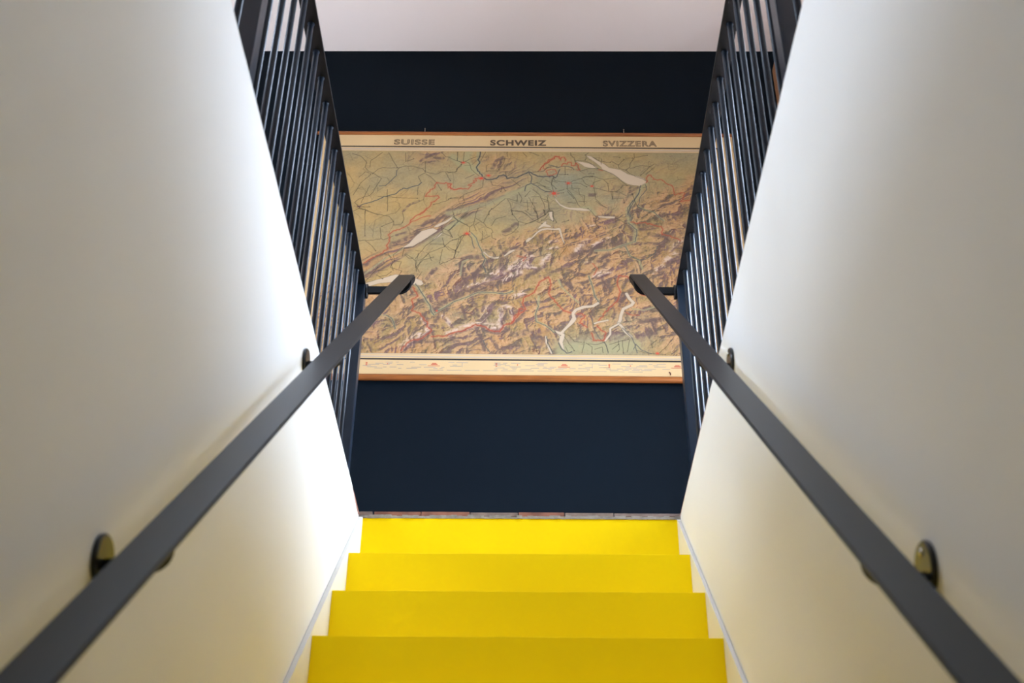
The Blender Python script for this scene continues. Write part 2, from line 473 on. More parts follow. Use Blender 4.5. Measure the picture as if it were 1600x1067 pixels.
# ------------------------------------------------------------------ the wall map
MT = """
L0:1161,1112 1184,1107 1211,1082 1244,1060 1265,1038 1293,1031 1320,1024 1353,998 1402,984 1424,974 1436,955 1433,945 1405,926 1350,937 1318,962 1302,980 1264,1009 1234,1027 1229,1041 1205,1067 1175,1093
L0:1110,1077 1144,1072 1177,1062 1210,1041 1210,1034 1176,1035 1154,1041 1140,1054
L0:1010,861 1021,845 1040,816 1067,800 1083,795 1127,795 1159,788 1181,785 1175,778 1148,776 1116,779 1083,784 1061,791 1037,808 1019,833
L0:1207,748 1245,747 1287,745 1283,735 1244,735 1212,739
L0:935,670 951,692 969,714 978,714 975,700 987,694 998,688 996,680 981,682 963,684 946,674
L0:963,674 981,678 1015,674 1033,679 1041,673 1046,644 1051,617 1059,586 1050,598 1039,632 1031,665 1012,665 981,667 960,663 941,651 917,620 899,600 887,592 884,604 896,619 911,623 932,653 948,668
L0:988,769 1005,773 1003,745 1011,718 1003,716 994,730 989,745
L0:338,558 367,583 381,606 398,630 418,653 448,665 469,671 491,658 482,648 453,623 421,595 383,566 359,562
L0:469,677 493,697 517,709 537,725 555,741 550,725 535,707 508,689 487,675
L0:469,603 487,623 504,643 513,643 502,627 481,607
L0:694,539 703,541 722,518 746,511 770,515 769,502 749,500 728,505 710,522
L0:787,519 797,527 812,546 830,553 842,550 830,542 809,527 794,513
L0:184,359 226,376 275,394 318,411 396,396 435,378 444,361 431,351 401,357 320,370 255,363 207,344 176,318
L0:1201,276 1173,256 1130,251 1097,234 1083,214 1086,188 1072,162 1047,129 1036,115 1012,124 1020,106 1033,90 1029,65 1041,36 1055,16 1046,62 1055,91 1052,116 1069,136 1096,165 1105,182 1097,208 1108,224 1140,238 1181,245 1204,262
l13.2:1322,316 1334,290 1350,270 1341,257 1305,236 1294,203 1290,177 1283,164
l10.8:1283,161 1296,145 1311,116 1334,94
l8.4:1283,159 1247,135 1246,106 1224,73
l7.2:1181,160 1198,167 1238,177
l7.2:975,90 977,58 998,8
V16:656,1125 657,1082 664,1061 649,1032 659,1007 681,982
V22:1433,945 1404,905 1391,869 1373,833 1344,790 1343,755 1349,714 1377,672 1368,611
V14:1370,603 1320,584 1260,555 1193,550
V10:1390,807 1427,783 1461,773 1482,744 1504,725
V10:1327,575 1344,523 1383,500 1396,450
V18:409,361 438,314 463,267 486,221 495,201
V14:493,201 534,235 582,269 630,289 684,317 749,317 799,311 831,325
V10:250,192 293,193 322,173 335,128
V12:1161,410 1176,355 1185,302 1201,275
V12:944,299 941,246 930,206 935,167 973,148 1010,116
V9:1345,237 1394,231 1449,251
V10:1029,388 1045,347 1082,301 1114,268
V12:634,648 659,621 672,582 691,548
V8:699,465 710,499 698,533
V9:602,408 604,446 609,483 632,495
V10:341,556 313,525 290,514 267,498 225,453 183,412
V30:559,733 590,714 530,670
V30:532,757 612,778 667,802 716,815 747,835 793,860
V24:799,876 842,889 880,910 905,930
V60:1040,21 1125,41 1199,35 1278,36 1348,49
V24:1134,791 1168,795 1194,760
V40:539,1098 585,1048 643,1007
V40:614,1124 600,1069 626,1036
R5.5:667,1129 666,1108 657,1082 667,1061 652,1036 659,1011 678,990 681,978
R6:688,970 701,959 726,960 745,966 757,983 779,989 792,979 795,966 810,971 836,971 858,984 876,996 894,1009 906,1003 920,992 936,982 964,978 1005,983 1018,973
R4:894,1007 909,980 906,939 886,928 880,910 878,893
R3.5:906,939 933,922 948,906 973,890 995,888
R4:125,791 148,809 185,822 212,836 236,853 263,861 290,871 299,884 320,904 336,900 360,913 388,921 401,938
R3:283,1012 284,982 269,961 249,932 237,918 209,916
R3:987,1052 1006,1047 1025,1035 1038,1039 1051,1044 1073,1044 1095,1036 1104,1023
R4:968,980 987,983 1006,985 1015,973 1025,981 1038,1023
R3:1408,931 1400,890 1377,849 1357,817 1349,785 1342,757
R2.5:1430,935 1435,907 1402,858 1397,825 1387,805
R3:1405,907 1398,882 1377,842 1360,807 1347,767 1361,738 1356,718
R2.5:1369,841 1344,797 1343,762 1353,743 1352,723
R3:1344,709 1380,670 1379,642 1370,603
R2:1370,603 1320,584 1260,555 1193,550
R2.5:1327,575 1344,523 1383,500 1413,505 1452,534 1469,576
R2.5:1386,807 1412,787 1434,778 1461,773 1482,744 1500,725
R3.5:409,361 433,321 456,281 480,241 484,215 498,195
R2.5:498,208 540,235 582,269 630,289 684,320 749,317 799,311 831,325
R3:293,193 316,180 331,147 336,122
R3.5:696,523 707,502 697,467 712,426
R3:711,68 723,36 739,11
R3:1161,410 1176,355 1185,302 1201,272
R2.5:927,292 943,246 930,206 932,167 973,148 1010,109
R3.5:978,90 983,58 1003,8
R4:1028,59 1041,27 1061,8 1083,15
R3:1298,138 1334,94 1348,56 1356,12
R3:1350,56 1378,24 1414,9
R2.5:1341,30 1353,56
R2.5:1171,183 1175,137 1196,92 1226,54 1235,10
R3:628,636 644,617 648,590 658,559
R2.5:640,648 665,617 675,579 691,544 695,514 713,499 717,477
R2.5:699,462 709,447 712,424
R2:555,741 581,710 566,690 543,662
K1.9:68,1115 88,1107 114,1094 139,1061 135,1031 152,1006 176,994 216,961 199,924 184,879 170,858 145,850 121,837 104,817 125,793
K1.9:176,994 196,1019 217,1028 259,1026 293,1028 328,1039 366,1035 401,1025 415,1004 466,990 494,1005 554,1002 566,1031 581,1052
K1.9:237,1121 251,1096 269,1058 284,1028
K1.9:208,1121 181,1091 157,1069 157,1031
K1.9:418,1000 385,975 401,938
K1.9:419,992 445,971 472,939 495,894
K1.9:510,1001 534,952
K1.9:134,791 175,792
K1.9:132,785 157,773 189,758 215,746
K1.9:285,1012 293,1028
K1.9:317,1122 321,1066
K1.9:326,1069 357,1084
K1.9:486,1127 506,1098 532,1096
K1.9:562,1128 561,1073 580,1065
K1.9:96,761 114,773 129,785
K1.9:111,968 137,1002 173,990
K1.9:95,861 123,935 163,985
K1.9:135,817 165,919
K1.9:248,896 257,766
K1.9:157,773 156,746
K1.9:207,854 308,847 389,844
K1.9:541,849 520,829 465,808
K1.9:587,854 541,847
K1.9:388,913 388,864
K1.9:412,1067 416,1009
K1.9:560,1128 562,1073 584,1063
K1.9:592,1128 590,1069
K1.9:562,1073 520,1094
K1.9:587,1063 647,1099 707,1098
K1.9:691,1129 670,1070
K1.9:600,1069 616,1061 630,1019 666,982
K1.9:584,1060 579,1039 563,1027 561,1006 523,999
K1.9:643,990 603,965
K1.9:720,953 730,925 773,921 768,888
K1.9:777,921 789,892
K1.9:697,1007 699,1045 708,1053
K1.9:784,1100 778,1062 756,1020
K1.9:792,979 785,1008
K1.9:793,1130 793,1100
K1.9:866,1127 885,1101
K1.9:895,1131 943,1110
K1.9:814,962 839,938 855,922
K1.9:688,961 683,912 646,891 600,870 597,846 604,826 593,806
K1.9:529,841 582,846 594,862
K1.9:700,1011 750,1012
K1.9:914,1005 936,1009 965,1051
K1.9:933,1009 965,1014 977,1035 996,1039
K1.9:1005,972 999,935 1020,907
K1.9:939,927 989,911
K1.9:1027,944 1008,952
K1.9:796,848 812,816 819,780 822,752
K1.9:790,848 747,799 717,771 717,751
K1.9:849,885 865,849 858,820
K1.9:843,869 843,836
K1.9:902,893 880,861
K1.9:914,902 945,870 964,821 970,781 970,753
K1.9:945,861 908,857
K1.9:889,837 893,781
K1.9:896,853 920,805 933,765
K1.9:802,848 846,828
K1.9:871,824 933,821
K1.9:948,853 985,834 988,789
K1.9:976,765 988,777 1004,774
K1.9:911,934 933,943 970,919
K1.9:822,776 865,772 890,753
K1.9:971,960 996,944
K1.9:1090,1129 1090,1112 1108,1095 1108,1078 1146,1078 1171,1070 1196,1049 1215,1031
K1.9:968,1051 984,1064 994,1085
K1.9:968,1022 987,1039 1025,1043
K1.9:1108,1078 1120,1040 1132,1015 1170,1030 1221,1029 1252,1016 1286,996 1307,975
K1.9:1173,1129 1157,1116 1162,1095 1156,1083
K1.9:1191,1102 1222,1079 1254,1071 1273,1071
K1.9:1386,1127 1385,1097 1364,1059 1363,1042 1344,1023
K1.9:1310,1054 1312,1034 1344,1023 1358,1005 1386,984 1417,972 1438,956
K1.9:1279,1075 1310,1054 1337,1088
K1.9:1388,1102 1446,1115
K1.9:1475,1060 1452,1043 1441,1026 1411,993
K1.9:1473,1039 1434,997
K1.9:1009,977 1015,956 1040,950 1065,948
K1.9:1087,944 1100,957 1138,970 1157,984 1188,985 1238,966 1259,938
K1.9:1138,970 1156,937 1174,925
K1.9:1244,966 1276,971 1307,975
K1.9:1307,975 1325,951 1346,930
K1.9:1011,886 999,935 1009,973
K1.9:1014,886 968,915
K1.9:968,886 999,888
K1.9:1027,891 1058,903
K1.9:1027,878 1055,883
K1.9:1071,944 1071,907 1092,875 1107,851 1119,815 1128,803
K1.9:1090,940 1131,941 1161,920
K1.9:1093,932 1093,912 1130,908
K1.9:1124,908 1126,875 1151,867 1147,823
K1.9:1186,921 1193,945 1225,962
K1.9:1193,917 1198,888 1200,852
K1.9:1192,913 1217,909 1260,893 1295,891 1311,906
K1.9:1260,893 1259,942
K1.9:1310,889 1340,869
K1.9:1200,848 1224,816 1248,796
K1.9:1279,893 1277,848 1324,853
K1.9:1144,978 1188,982
K1.9:1170,999 1195,999
K1.9:1034,993 1075,994
K1.9:967,833 986,821 989,785
K1.9:983,870 980,833
K1.9:1071,895 1101,851
K1.9:1063,1040 1063,994
K1.9:1073,826 1110,823
K1.9:1459,778 1423,786 1387,805
K1.9:1387,805 1374,857 1369,878
K1.9:1363,1034 1411,1051 1458,1047
K1.9:1287,1105 1318,1101
K1.9:1232,1092 1231,1058
K1.9:1343,1097 1378,1097
K1.9:1417,915 1436,923
K1.9:1122,835 1159,831
K1.9:1362,931 1327,930 1317,914
K1.9:124,781 162,773 188,757 219,748 266,738 290,707 291,687 324,692 330,701
K1.9:231,671 241,609 251,601 295,625
K1.9:241,609 199,599 138,596
K1.9:172,595 201,570 221,540
K1.9:155,781 167,624
K1.9:290,707 239,679
K1.9:326,759 335,723 330,703
K1.9:559,733 581,714 621,690
K1.9:554,765 561,741
K1.9:581,710 619,758
K1.9:506,674 543,655 557,620
K1.9:543,658 569,690
K1.9:446,576 415,526 399,496 404,451 411,429
K1.9:525,566 463,535 426,489 411,444
K1.9:525,566 548,597 587,616 614,640
K1.9:553,624 516,643 506,674
K1.9:446,576 478,607 507,646
K1.9:338,556 301,518 310,484 296,465 307,431
K1.9:377,564 347,556 341,511
K1.9:284,514 310,484 340,480 330,439
K1.9:259,525 284,514
K1.9:525,566 514,616
K1.9:587,612 577,551 567,498 508,467
K1.9:597,601 580,551
K1.9:390,503 375,496 353,518
K1.9:241,431 283,435
K1.9:430,421 416,392
K1.9:461,580 519,581 547,547 574,547
K1.9:517,550 508,475
K1.9:249,397 279,405 298,424
K1.9:558,737 580,714 633,679 634,652
K1.9:580,714 536,655
K1.9:633,679 651,695 659,762 667,786
K1.9:659,730 694,703 717,766 729,786
K1.9:634,636 598,628 593,609 560,604
K1.9:616,640 593,597 577,543 572,505
K1.9:536,655 556,624
K1.9:694,703 707,680 731,668 738,649 732,645
K1.9:815,783 825,752 850,712 862,709 890,701 923,717
K1.9:923,717 896,744 868,768 822,775
K1.9:923,717 973,753 967,777
K1.9:939,725 936,757 920,788
K1.9:930,713 957,702
K1.9:850,712 850,681 823,646 796,630 780,637
K1.9:732,645 735,618 751,610
K1.9:692,656 690,590
K1.9:681,602 726,629
K1.9:985,777 1007,773 1009,718
K1.9:773,735 749,727 731,688
K1.9:794,743 773,735
K1.9:675,707 651,687 664,656
K1.9:914,531 941,555 957,566
K1.9:764,500 779,519
K1.9:728,503 764,498
K1.9:988,757 969,729 954,721
K1.9:542,497 602,502
K1.9:540,566 574,543
K1.9:559,536 589,536
K1.9:920,713 890,701 880,697
K1.9:880,776 908,748 932,745
K1.9:926,717 969,753 963,781
K1.9:939,713 936,745 920,788
K1.9:985,769 1003,777 1006,741 1021,710
K1.9:942,709 985,729 1009,714
K1.9:985,773 972,753
K1.9:1199,743 1196,712 1210,681
K1.9:1199,743 1176,779 1164,791
K1.9:1046,710 1076,722
K1.9:1288,736 1333,705
K1.9:1068,575 1062,563 1037,525 1031,502
K1.9:1349,521 1361,517
K1.9:1201,835 1223,810 1249,796
K1.9:1271,896 1277,846
K1.9:1327,851 1330,826
K1.9:1336,518 1384,505
K1.9:1490,614 1519,614
K1.9:1478,887 1513,883
K1.9:277,526 303,477 293,449 344,429 335,408
K1.9:404,450 435,492 479,507
K1.9:422,423 404,457 411,527
K1.9:235,407 264,387
K1.9:184,359 238,448
K1.9:456,527 474,486
K1.9:355,526 402,485
K1.9:713,502 779,517
K1.9:1047,110 1073,97 1094,66 1126,63
K1.9:1052,91 1093,21
K1.9:1136,66 1125,9
K1.9:1142,60 1168,41 1167,9
K1.9:1152,54 1194,54 1221,67 1235,16
K1.9:1178,28 1210,41 1214,10
K1.9:1280,74 1283,30 1272,17
K1.9:1296,74 1298,11
K1.9:1242,54 1280,68 1322,81
K1.9:1328,81 1314,17
K1.9:1421,37 1417,56 1439,76
K1.9:1446,12 1479,44 1514,96
K1.9:1067,15 1057,40
K1.9:1252,29 1279,55
K1.9:983,71 977,26
K1.9:1345,230 1334,217
K1.9:1010,116 1036,97
K1.9:930,45 940,7
K1.9:1357,24 1388,12 1472,6
K1.9:1161,209 1171,183
B4:472,939 497,935 519,937 541,931 532,915 539,902 561,898 586,907
B3:522,931 526,906
B4:472,939 463,922 464,906 445,897 443,885 434,877 425,856 456,857 481,861 488,849 476,837 452,820 450,800 432,780 411,760 406,748
B3.5:526,931 538,931 536,906 558,898 583,905 618,901 633,924 617,924 645,940 641,953 654,949 647,965 663,969 679,965
B3.5:943,1018 965,1051 990,1085 1013,1094 1019,1107 1029,1103
B3:965,1047 961,1030 974,1026
B4:968,1056 991,1077 1013,1090 1013,1102 1036,1105 1042,1082 1045,1098 1061,1099 1064,1077
B3.5:1047,1044 1054,1061 1073,1057 1076,1069 1092,1067 1092,1048 1111,1048 1114,1065 1123,1053 1126,1032 1132,1024 1117,1023
B3:981,989 981,1001 975,1014 997,1026 1019,1022 1025,1002 1006,989 987,985
B3.5:1470,973 1458,993 1446,993 1436,976 1441,956 1434,948
B3:1218,1024 1236,1020
B3.5:1467,967 1506,967 1527,942 1553,928 1561,874 1600,889 1608,885 1586,835 1597,839 1635,846
B4:1356,714 1378,707 1412,712 1446,702 1460,695 1490,691 1497,676 1488,657 1491,643 1521,638 1543,627 1561,620 1571,610
B4:433,784 416,756 386,739 366,716 364,700 346,680 323,664 293,654 270,631 280,613 276,586 268,569 275,556
B4:275,552 247,525 206,498 175,471
B3:364,700 390,716 414,732 454,740
B4:369,13 388,45 403,64 435,68 466,88 491,114 469,136 473,152 456,175 439,201 400,220 407,240 397,273 423,294 399,341
B4.5:492,85 546,88 588,108 625,118 662,138 677,148 715,139 737,119 780,113 795,146 833,159 843,199 881,222
B4.5:828,159 860,205 860,232 887,229 873,265 881,292 925,319 944,373 985,404 996,367 987,313 1011,280 1049,224 1081,214
B4:1107,208 1129,210 1142,199 1117,162 1133,150 1149,140
B4:1198,176 1226,216 1254,249 1282,283 1295,330 1283,363 1293,414 1326,411 1336,398
B4.5:1192,150 1207,125 1228,112 1216,73 1174,73 1167,111
B4:1371,324 1392,310 1419,304
B3:1318,217 1344,204 1371,204
B3:847,517 886,511 875,490
B3:1179,479 1201,451 1183,417
C9:590,1062
C12:677,967
C9:709,984
C12:622,641
C17:1011,879
C10:1077,941
C6:1185,924
C0:126,793
C6:1440,11
C3:508,218
S26:1067,507 1122,537 1167,561 1228,580 1274,588 1319,589
S18:1183,572 1244,604 1305,608
S28:491,234 544,275 597,302 651,330 705,347 760,365 814,399
S18:384,32 409,49 456,71 491,107
S16:710,126 753,110 785,104 817,127
S16:838,205 870,232
S20:656,402 688,446 714,480
S14:608,416 601,457 606,483
S20:611,498 644,510 683,508
S24:780,451 782,500
S14:779,523 812,553 836,565 869,558 908,531
S12:811,584 829,619
S20:789,649 829,685 841,697
S20:887,400 926,430 956,457
S16:971,405 1006,431 1048,450
S14:1075,439 1107,425 1140,414
S18:1207,493 1251,535
S18:1224,459 1246,497
S16:951,631 956,593
S12:1185,653 1201,681
S12:1203,747 1279,750
S18:1337,718 1358,675 1371,642 1351,613
S22:1399,675 1460,686
S18:1435,647 1487,633
S22:1471,423 1503,464 1554,521 1569,568
S12:1373,594 1425,595 1477,590
S10:1487,759 1570,760
S22:292,579 333,594 374,622 409,653
S16:403,657 437,704 461,716
S22:471,701 497,733 537,749
S20:180,411 219,442 256,476
S10:348,645 307,629
S12:275,548 310,575
S14:475,415 494,444
S16:598,468 618,416
S14:532,773 624,792 685,815 734,839 784,860
S14:728,1028 743,1075 774,1096
S10:753,1037 765,1066
S12:390,1071 420,1097 451,1110
S14:431,1067 456,1089 494,1089
S10:328,767 356,807 396,828
S14:1040,388 1083,348
S12:1121,341 1136,281
S14:1221,397 1230,329
S14:1248,383 1240,309
S22:1434,179 1430,108
S20:1375,172 1428,179 1482,186
S14:881,206 860,179 828,153
S26:839,101 908,115 956,77
S14:1073,388 1099,307
S14:1258,197 1298,263 1316,310
S16:446,59 525,66 605,60
S16:689,112 718,23
S14:759,62 781,11
S14:505,162 520,189
S12:615,242 634,177
S12:675,256 687,190
S12:717,297 703,217
S14:778,231 800,179
S14:412,97 436,149 449,201
S14:603,473 616,390
S14:649,391 692,460
S14:457,389 482,437
S10:1357,890 1382,910 1405,923
S10:1326,829 1349,865
S16:1173,872 1198,872
W20:378,32 403,64 444,97 475,123
W12:451,175 485,130
W16:561,98 614,125 677,151 709,178 729,237
W22:720,139 763,133 784,152
W16:784,152 778,211 799,251
W14:832,185 816,238
W14:792,379 830,413 869,462
W12:580,329 623,343 677,364 748,399 814,440
W12:536,189 576,144
W14:842,298 880,319
W22:724,408 760,416 798,440 831,459 864,471 881,493 902,516
W16:962,468 971,502 986,525
W14:887,460 926,456
W14:831,411 861,426
W8:993,597 1023,605
W8:972,559 1023,567
W18:1199,411 1223,426 1247,437
W10:1141,481 1169,493
W14:1110,549 1122,572 1144,595 1165,607
W10:1183,580 1208,599 1250,619
W8:1161,692 1189,694
W12:881,493 905,460
W16:1498,497 1544,535
W12:1523,558 1548,586 1575,610
W12:1443,436 1485,469
W14:1188,410 1233,431
W14:825,447 858,489
W10:827,231 839,179
"""
OX, OZ, MW, MH = -0.89, 2.831, 1743.0, 1132.0       # print origin on the wall (m) and its size (mm)
def paint_map(NX, NY):
    rng = np.random.RandomState(5)
    x = np.linspace(0, MW, NX)[None, :].repeat(NY, 0)
    y = np.linspace(0, MH, NY)[:, None].repeat(NX, 1)
    px = MW/(NX-1)
    def noise(u, v, seed):
        g = np.random.RandomState(seed).rand(257, 257)
        u = u % 256; v = v % 256
        i = np.floor(u).astype(int); j = np.floor(v).astype(int)
        a = u-i; b = v-j
        a = a*a*a*(a*(a*6-15)+10); b = b*b*b*(b*(b*6-15)+10)
        i2 = i+1; j2 = j+1
        return (g[j, i]*(1-a)+g[j, i2]*a)*(1-b)+(g[j2, i]*(1-a)+g[j2, i2]*a)*b
    def fbm(u, v, seed, octv=5, gain=0.5):
        s = 0; a = 1; t = 0
        for k in range(octv):
            s = s+a*noise(u*2**k+17.3*k, v*2**k+9.1*k, seed+k); t += a; a *= gain
        return s/t
    def ridged(u, v, seed, octv=5):
        s = 0; a = 1; t = 0; w = 1
        for k in range(octv):
            n = 1-np.abs(2*noise(u*2**k+7.7*k, v*2**k+3.3*k, seed+k)-1)
            n = n*n*w; s = s+a*n; t += a; a *= 0.55; w = np.clip(n*1.6, 0, 1)
        return s/t
    def sm(a, b, t):
        t = np.clip((t-a)/(b-a), 0, 1); return t*t*(3-2*t)
    def seg_dist(pts, X=x, Y=y):
        best = None
        for (ax, ay), (bx, by) in zip(pts, pts[1:]):
            dx, dy = bx-ax, by-ay
            L2 = dx*dx+dy*dy+1e-9
            t = np.clip(((X-ax)*dx+(Y-ay)*dy)/L2, 0, 1)
            d = np.hypot(X-ax-t*dx, Y-ay-t*dy)
            best = d if best is None else np.minimum(best, d)
        return best
    wob = lambda s, a, seed: (fbm(x/s, y/s, seed, 4)-0.5)*2*a
    front = [(-200, 240), (267, 389), (543, 495), (766, 621), (1024, 714), (1287, 808), (1527, 942), (1900, 1080)]
    fy = np.interp(x, [q[0] for q in front], [q[1] for q in front])
    alp = sm(-35, 95, fy-y+wob(120, 60, 40))
    jl = [(-100, 170), (261, 440), (534, 690), (821, 880), (998, 1000)]
    jy = np.interp(x, [q[0] for q in jl], [q[1] for q in jl])
    jd = y-jy
    jura = sm(-18, 20, jd)*(1-sm(60, 170, jd+wob(150, 40, 50)))*(1-sm(640, 960, x)*0.85)
    hill = np.exp(-((x-424)/95)**2-((y-1100)/48)**2)+0.9*np.exp(-((x-745)/95)**2-((y-1060)/75)**2)+0.45*np.exp(-((x-980)/260)**2-((y-760)/70)**2)
    hill = hill+0.7*np.exp(-((x-1350)/130)**2-((y-900)/55)**2)
    pol = np.exp(-((x-1220)/260)**4-((y-20)/95)**4)
    alp = alp*(1-0.85*pol)
    # relief: ranges along the strike, side valleys across it
    th = math.radians(28)
    wx = x+wob(150, 45, 60); wy = y+wob(150, 45, 70)
    s_ = wx*math.cos(th)+wy*math.sin(th); c_ = -wx*math.sin(th)+wy*math.cos(th)
    R1 = ridged(s_/190, c_/100, 100, 4)
    R2 = ridged(s_/46, c_/80, 130, 4)
    R3 = ridged(wx/26, wy/30, 250, 3)
    h_alp = 52*R1+44*R2+10*R3
    h_jura = 30*ridged(s_/260, c_/36, 160, 4)
    h_hill = 30*ridged(wx/50, wy/50, 190, 4)
    h_low = 6*ridged(wx/80, wy/65, 220, 4)
    h = alp*h_alp+jura*h_jura+np.clip(hill, 0, 1)*h_hill*(1-alp)+h_low
    gy, gx = np.gradient(h, px)
    sh = gx*0.74-gy*0.67                       # slopes facing north-west are printed light
    lit = np.clip(sh, 0, 1.2); drk = np.clip(-sh, 0, 1.3)
    def C(r, g, b): return np.array([r, g, b], float)
    nz = fbm(x/60, y/60, 300, 5)[..., None]; n2 = fbm(x/9, y/9, 330, 3)[..., None]; n3 = fbm(x/220, y/160, 350, 3)[..., None]
    n4 = fbm(x/4.5, y/4.5, 335, 2)[..., None]
    nw = sm(760, 200, x*0.8-(y-600)*0.5)[..., None]
    img = C(171, 161, 122)*(1-nw)+C(184, 162, 112)*nw
    img = img+(n3-0.5)*C(34, 8, -26)+(nz-0.5)*C(30, 20, 10)
    def mixc(c, a):
        nonlocal img
        if a.ndim == 2: a = a[..., None]
        img = img*(1-a)+c*a
    mixc(C(184, 146, 98)+(nz-0.5)*C(50, 14, -16), np.clip(jura*0.7+np.clip(hill, 0, 1)*0.55*(1-alp), 0, 1))
    mixc(C(181, 148, 102)+(n3-0.5)*C(30, -6, -36)+(nz-0.5)*C(50, 20, 0), alp*0.95)
    yel = sm(0.48, 0.62, fbm(x/110, y/110, 370, 3))*alp
    mixc(C(166, 148, 92), yel*0.5)
    k = np.clip(alp*1.05+jura*0.8+np.clip(hill, 0, 1)*0.8+0.4, 0, 1.05)
    mixc(C(210, 168, 126), np.clip(lit*0.62*k, 0, 0.66))
    mixc(C(116, 97, 92)+(nz-0.5)*C(30, 0, 36), np.clip(drk*0.98*k, 0, 0.84))
    mixc(C(120, 74, 56), np.clip(sm(0.62, 0.80, R2)*(drk > 0.05)*alp*0.5, 0, 0.5))
    mixc(C(224, 184, 144), np.clip(sm(0.62, 0.80, R2)*(lit > 0.05)*alp*0.45, 0, 0.45))
    img = img+((n2-0.5)*26+(n4-0.5)*22)*(0.55+alp[..., None]*0.5)
    items = []
    for ln in MT.strip().split('\n'):
        hd, body = ln.split(':')
        items.append((hd[0], float(hd[1:]), [tuple(float(v) for v in q.split(',')) for q in body.split()]))
    def wobble(pts, amp, step=9.0):
        out = [pts[0]]
        for (ax, ay), (bx, by) in zip(pts, pts[1:]):
            L = math.hypot(bx-ax, by-ay)
            n = max(1, int(L/step))
            for i in range(1, n):
                t = i/n
                out.append((ax+(bx-ax)*t+rng.uniform(-amp, amp), ay+(by-ay)*t+rng.uniform(-amp, amp)))
            out.append((bx, by))
        return out
    def stroke(pts, w, c, a, soft=0.0, mod=None):
        """blend colour c along pts, w mm wide, with an extra soft margin"""
        nonlocal img
        pad = w/2+soft+px*1.5
        xs = [q[0] for q in pts]; ys = [q[1] for q in pts]
        i0 = max(0, int((min(xs)-pad)/px)); i1 = min(NX, int((max(xs)+pad)/px)+2)
        j0 = max(0, int((min(ys)-pad)/px)); j1 = min(NY, int((max(ys)+pad)/px)+2)
        if i1 <= i0 or j1 <= j0: return
        X, Y = x[j0:j1, i0:i1], y[j0:j1, i0:i1]
        d = seg_dist(pts, X, Y)
        if soft: m = 1-sm(w/2-soft, w/2+soft, d)
        else: m = np.clip((w/2+px/2-d)/px, 0, 1)
        m = m*a*min(1.0, (w/px)*1.1 if not soft else 1.0)
        if mod is not None: m = m*mod[j0:j1, i0:i1]
        m = m[..., None]
        img[j0:j1, i0:i1] = img[j0:j1, i0:i1]*(1-m)+np.array(c)*m
    def chunks(pts, n=12):
        for i in range(0, len(pts)-1, n): yield pts[i:i+n+1]
    tex = np.clip(0.35+1.1*sm(0.35, 0.6, fbm(x/14, y/14, 400, 3)), 0, 1)
    for K, w, pts in items:
        if K == 'S': stroke(pts, w*1.15, (112, 94, 88), 0.74, soft=w*0.32, mod=tex)
    for K, w, pts in items:
        if K == 'V': stroke(pts, w*0.9, (174, 172, 130), 0.72, soft=w*0.3)
    for K, w, pts in items:
        if K == 'W':
            t2 = np.clip(0.25+sm(0.30, 0.55, fbm(x/16, y/11, 420, 4))*0.9, 0, 1)*np.clip(0.62+sh*1.5, 0.12, 1)
            stroke(pts, w*1.7, (226, 204, 186), 0.95, soft=w*0.7, mod=t2)
            stroke([(a+w*0.35, b-w*0.75) for a, b in pts], w*0.7, (104, 78, 84), 0.62, soft=w*0.35, mod=tex)
    # fine contour-like hachures on the high ground
    for _ in range(6500):
        a, b = rng.uniform(0, MW), rng.uniform(0, MH)
        jj, ii = min(NY-1, int(b/px)), min(NX-1, int(a/px))
        if rng.rand() > alp[jj, ii]*0.9+jura[jj, ii]*0.4+0.05: continue
        an = math.atan2(gy[jj, ii], gx[jj, ii])+rng.normal(0, 0.5)
        L = rng.uniform(4, 13)
        q = [(a, b), (a+L*0.5*math.cos(an)+rng.uniform(-2, 2), b+L*0.5*math.sin(an)+rng.uniform(-2, 2)), (a+L*math.cos(an), b+L*math.sin(an))]
        cc = (100, 68, 52) if rng.rand() < 0.5 else ((104, 96, 104) if rng.rand() < 0.4 else (216, 172, 122))
        stroke(q, 1.7, cc, rng.uniform(0.25, 0.55))
    # minor roads between random places in the low country
    P = []
    while len(P) < 300:
        a, b = rng.uniform(0, MW), rng.uniform(0, MH)
        jj, ii = min(NY-1, int(b/px)), min(NX-1, int(a/px))
        if rng.rand() < 1-0.93*alp[jj, ii]-0.3*jura[jj, ii]: P.append((a, b))
    for i, q in enumerate(P):
        ds = sorted((math.hypot(q[0]-r[0], q[1]-r[1]), j) for j, r in enumerate(P) if j != i)[:3]
        for d, j in ds[:rng.randint(1, 4)]:
            if d < 120: stroke(wobble([q, P[j]], 3.2, 11), 1.5, (100, 90, 62), 0.42)
    # place names far too small to read
    for _ in range(620):
        a, b = rng.uniform(10, MW-30), rng.uniform(8, MH-8)
        L = rng.uniform(5, 15)
        stroke([(a, b), (a+L, b)], 1.5, (92, 80, 56), rng.uniform(0.18, 0.42))
    for K, w, pts in items:
        if K == 'L':
            X, Y = x, y
            ins = np.zeros_like(x, bool)
            q = pts+[pts[0]]
            for (ax, ay), (bx, by) in zip(q, q[1:]):
                if ay == by: continue
                ins ^= ((ay > y) != (by > y)) & (x < (bx-ax)*(y-ay)/(by-ay)+ax)
            mixc(C(216, 199, 174), ins*0.96)
            for ch in chunks(wobble(q, 1.5, 14)): stroke(ch, 1.6, (92, 90, 78), 0.62)
        if K == 'l':
            stroke(pts, w+3.0, (98, 96, 84), 0.6); stroke(pts, w, (216, 199, 174), 0.96)
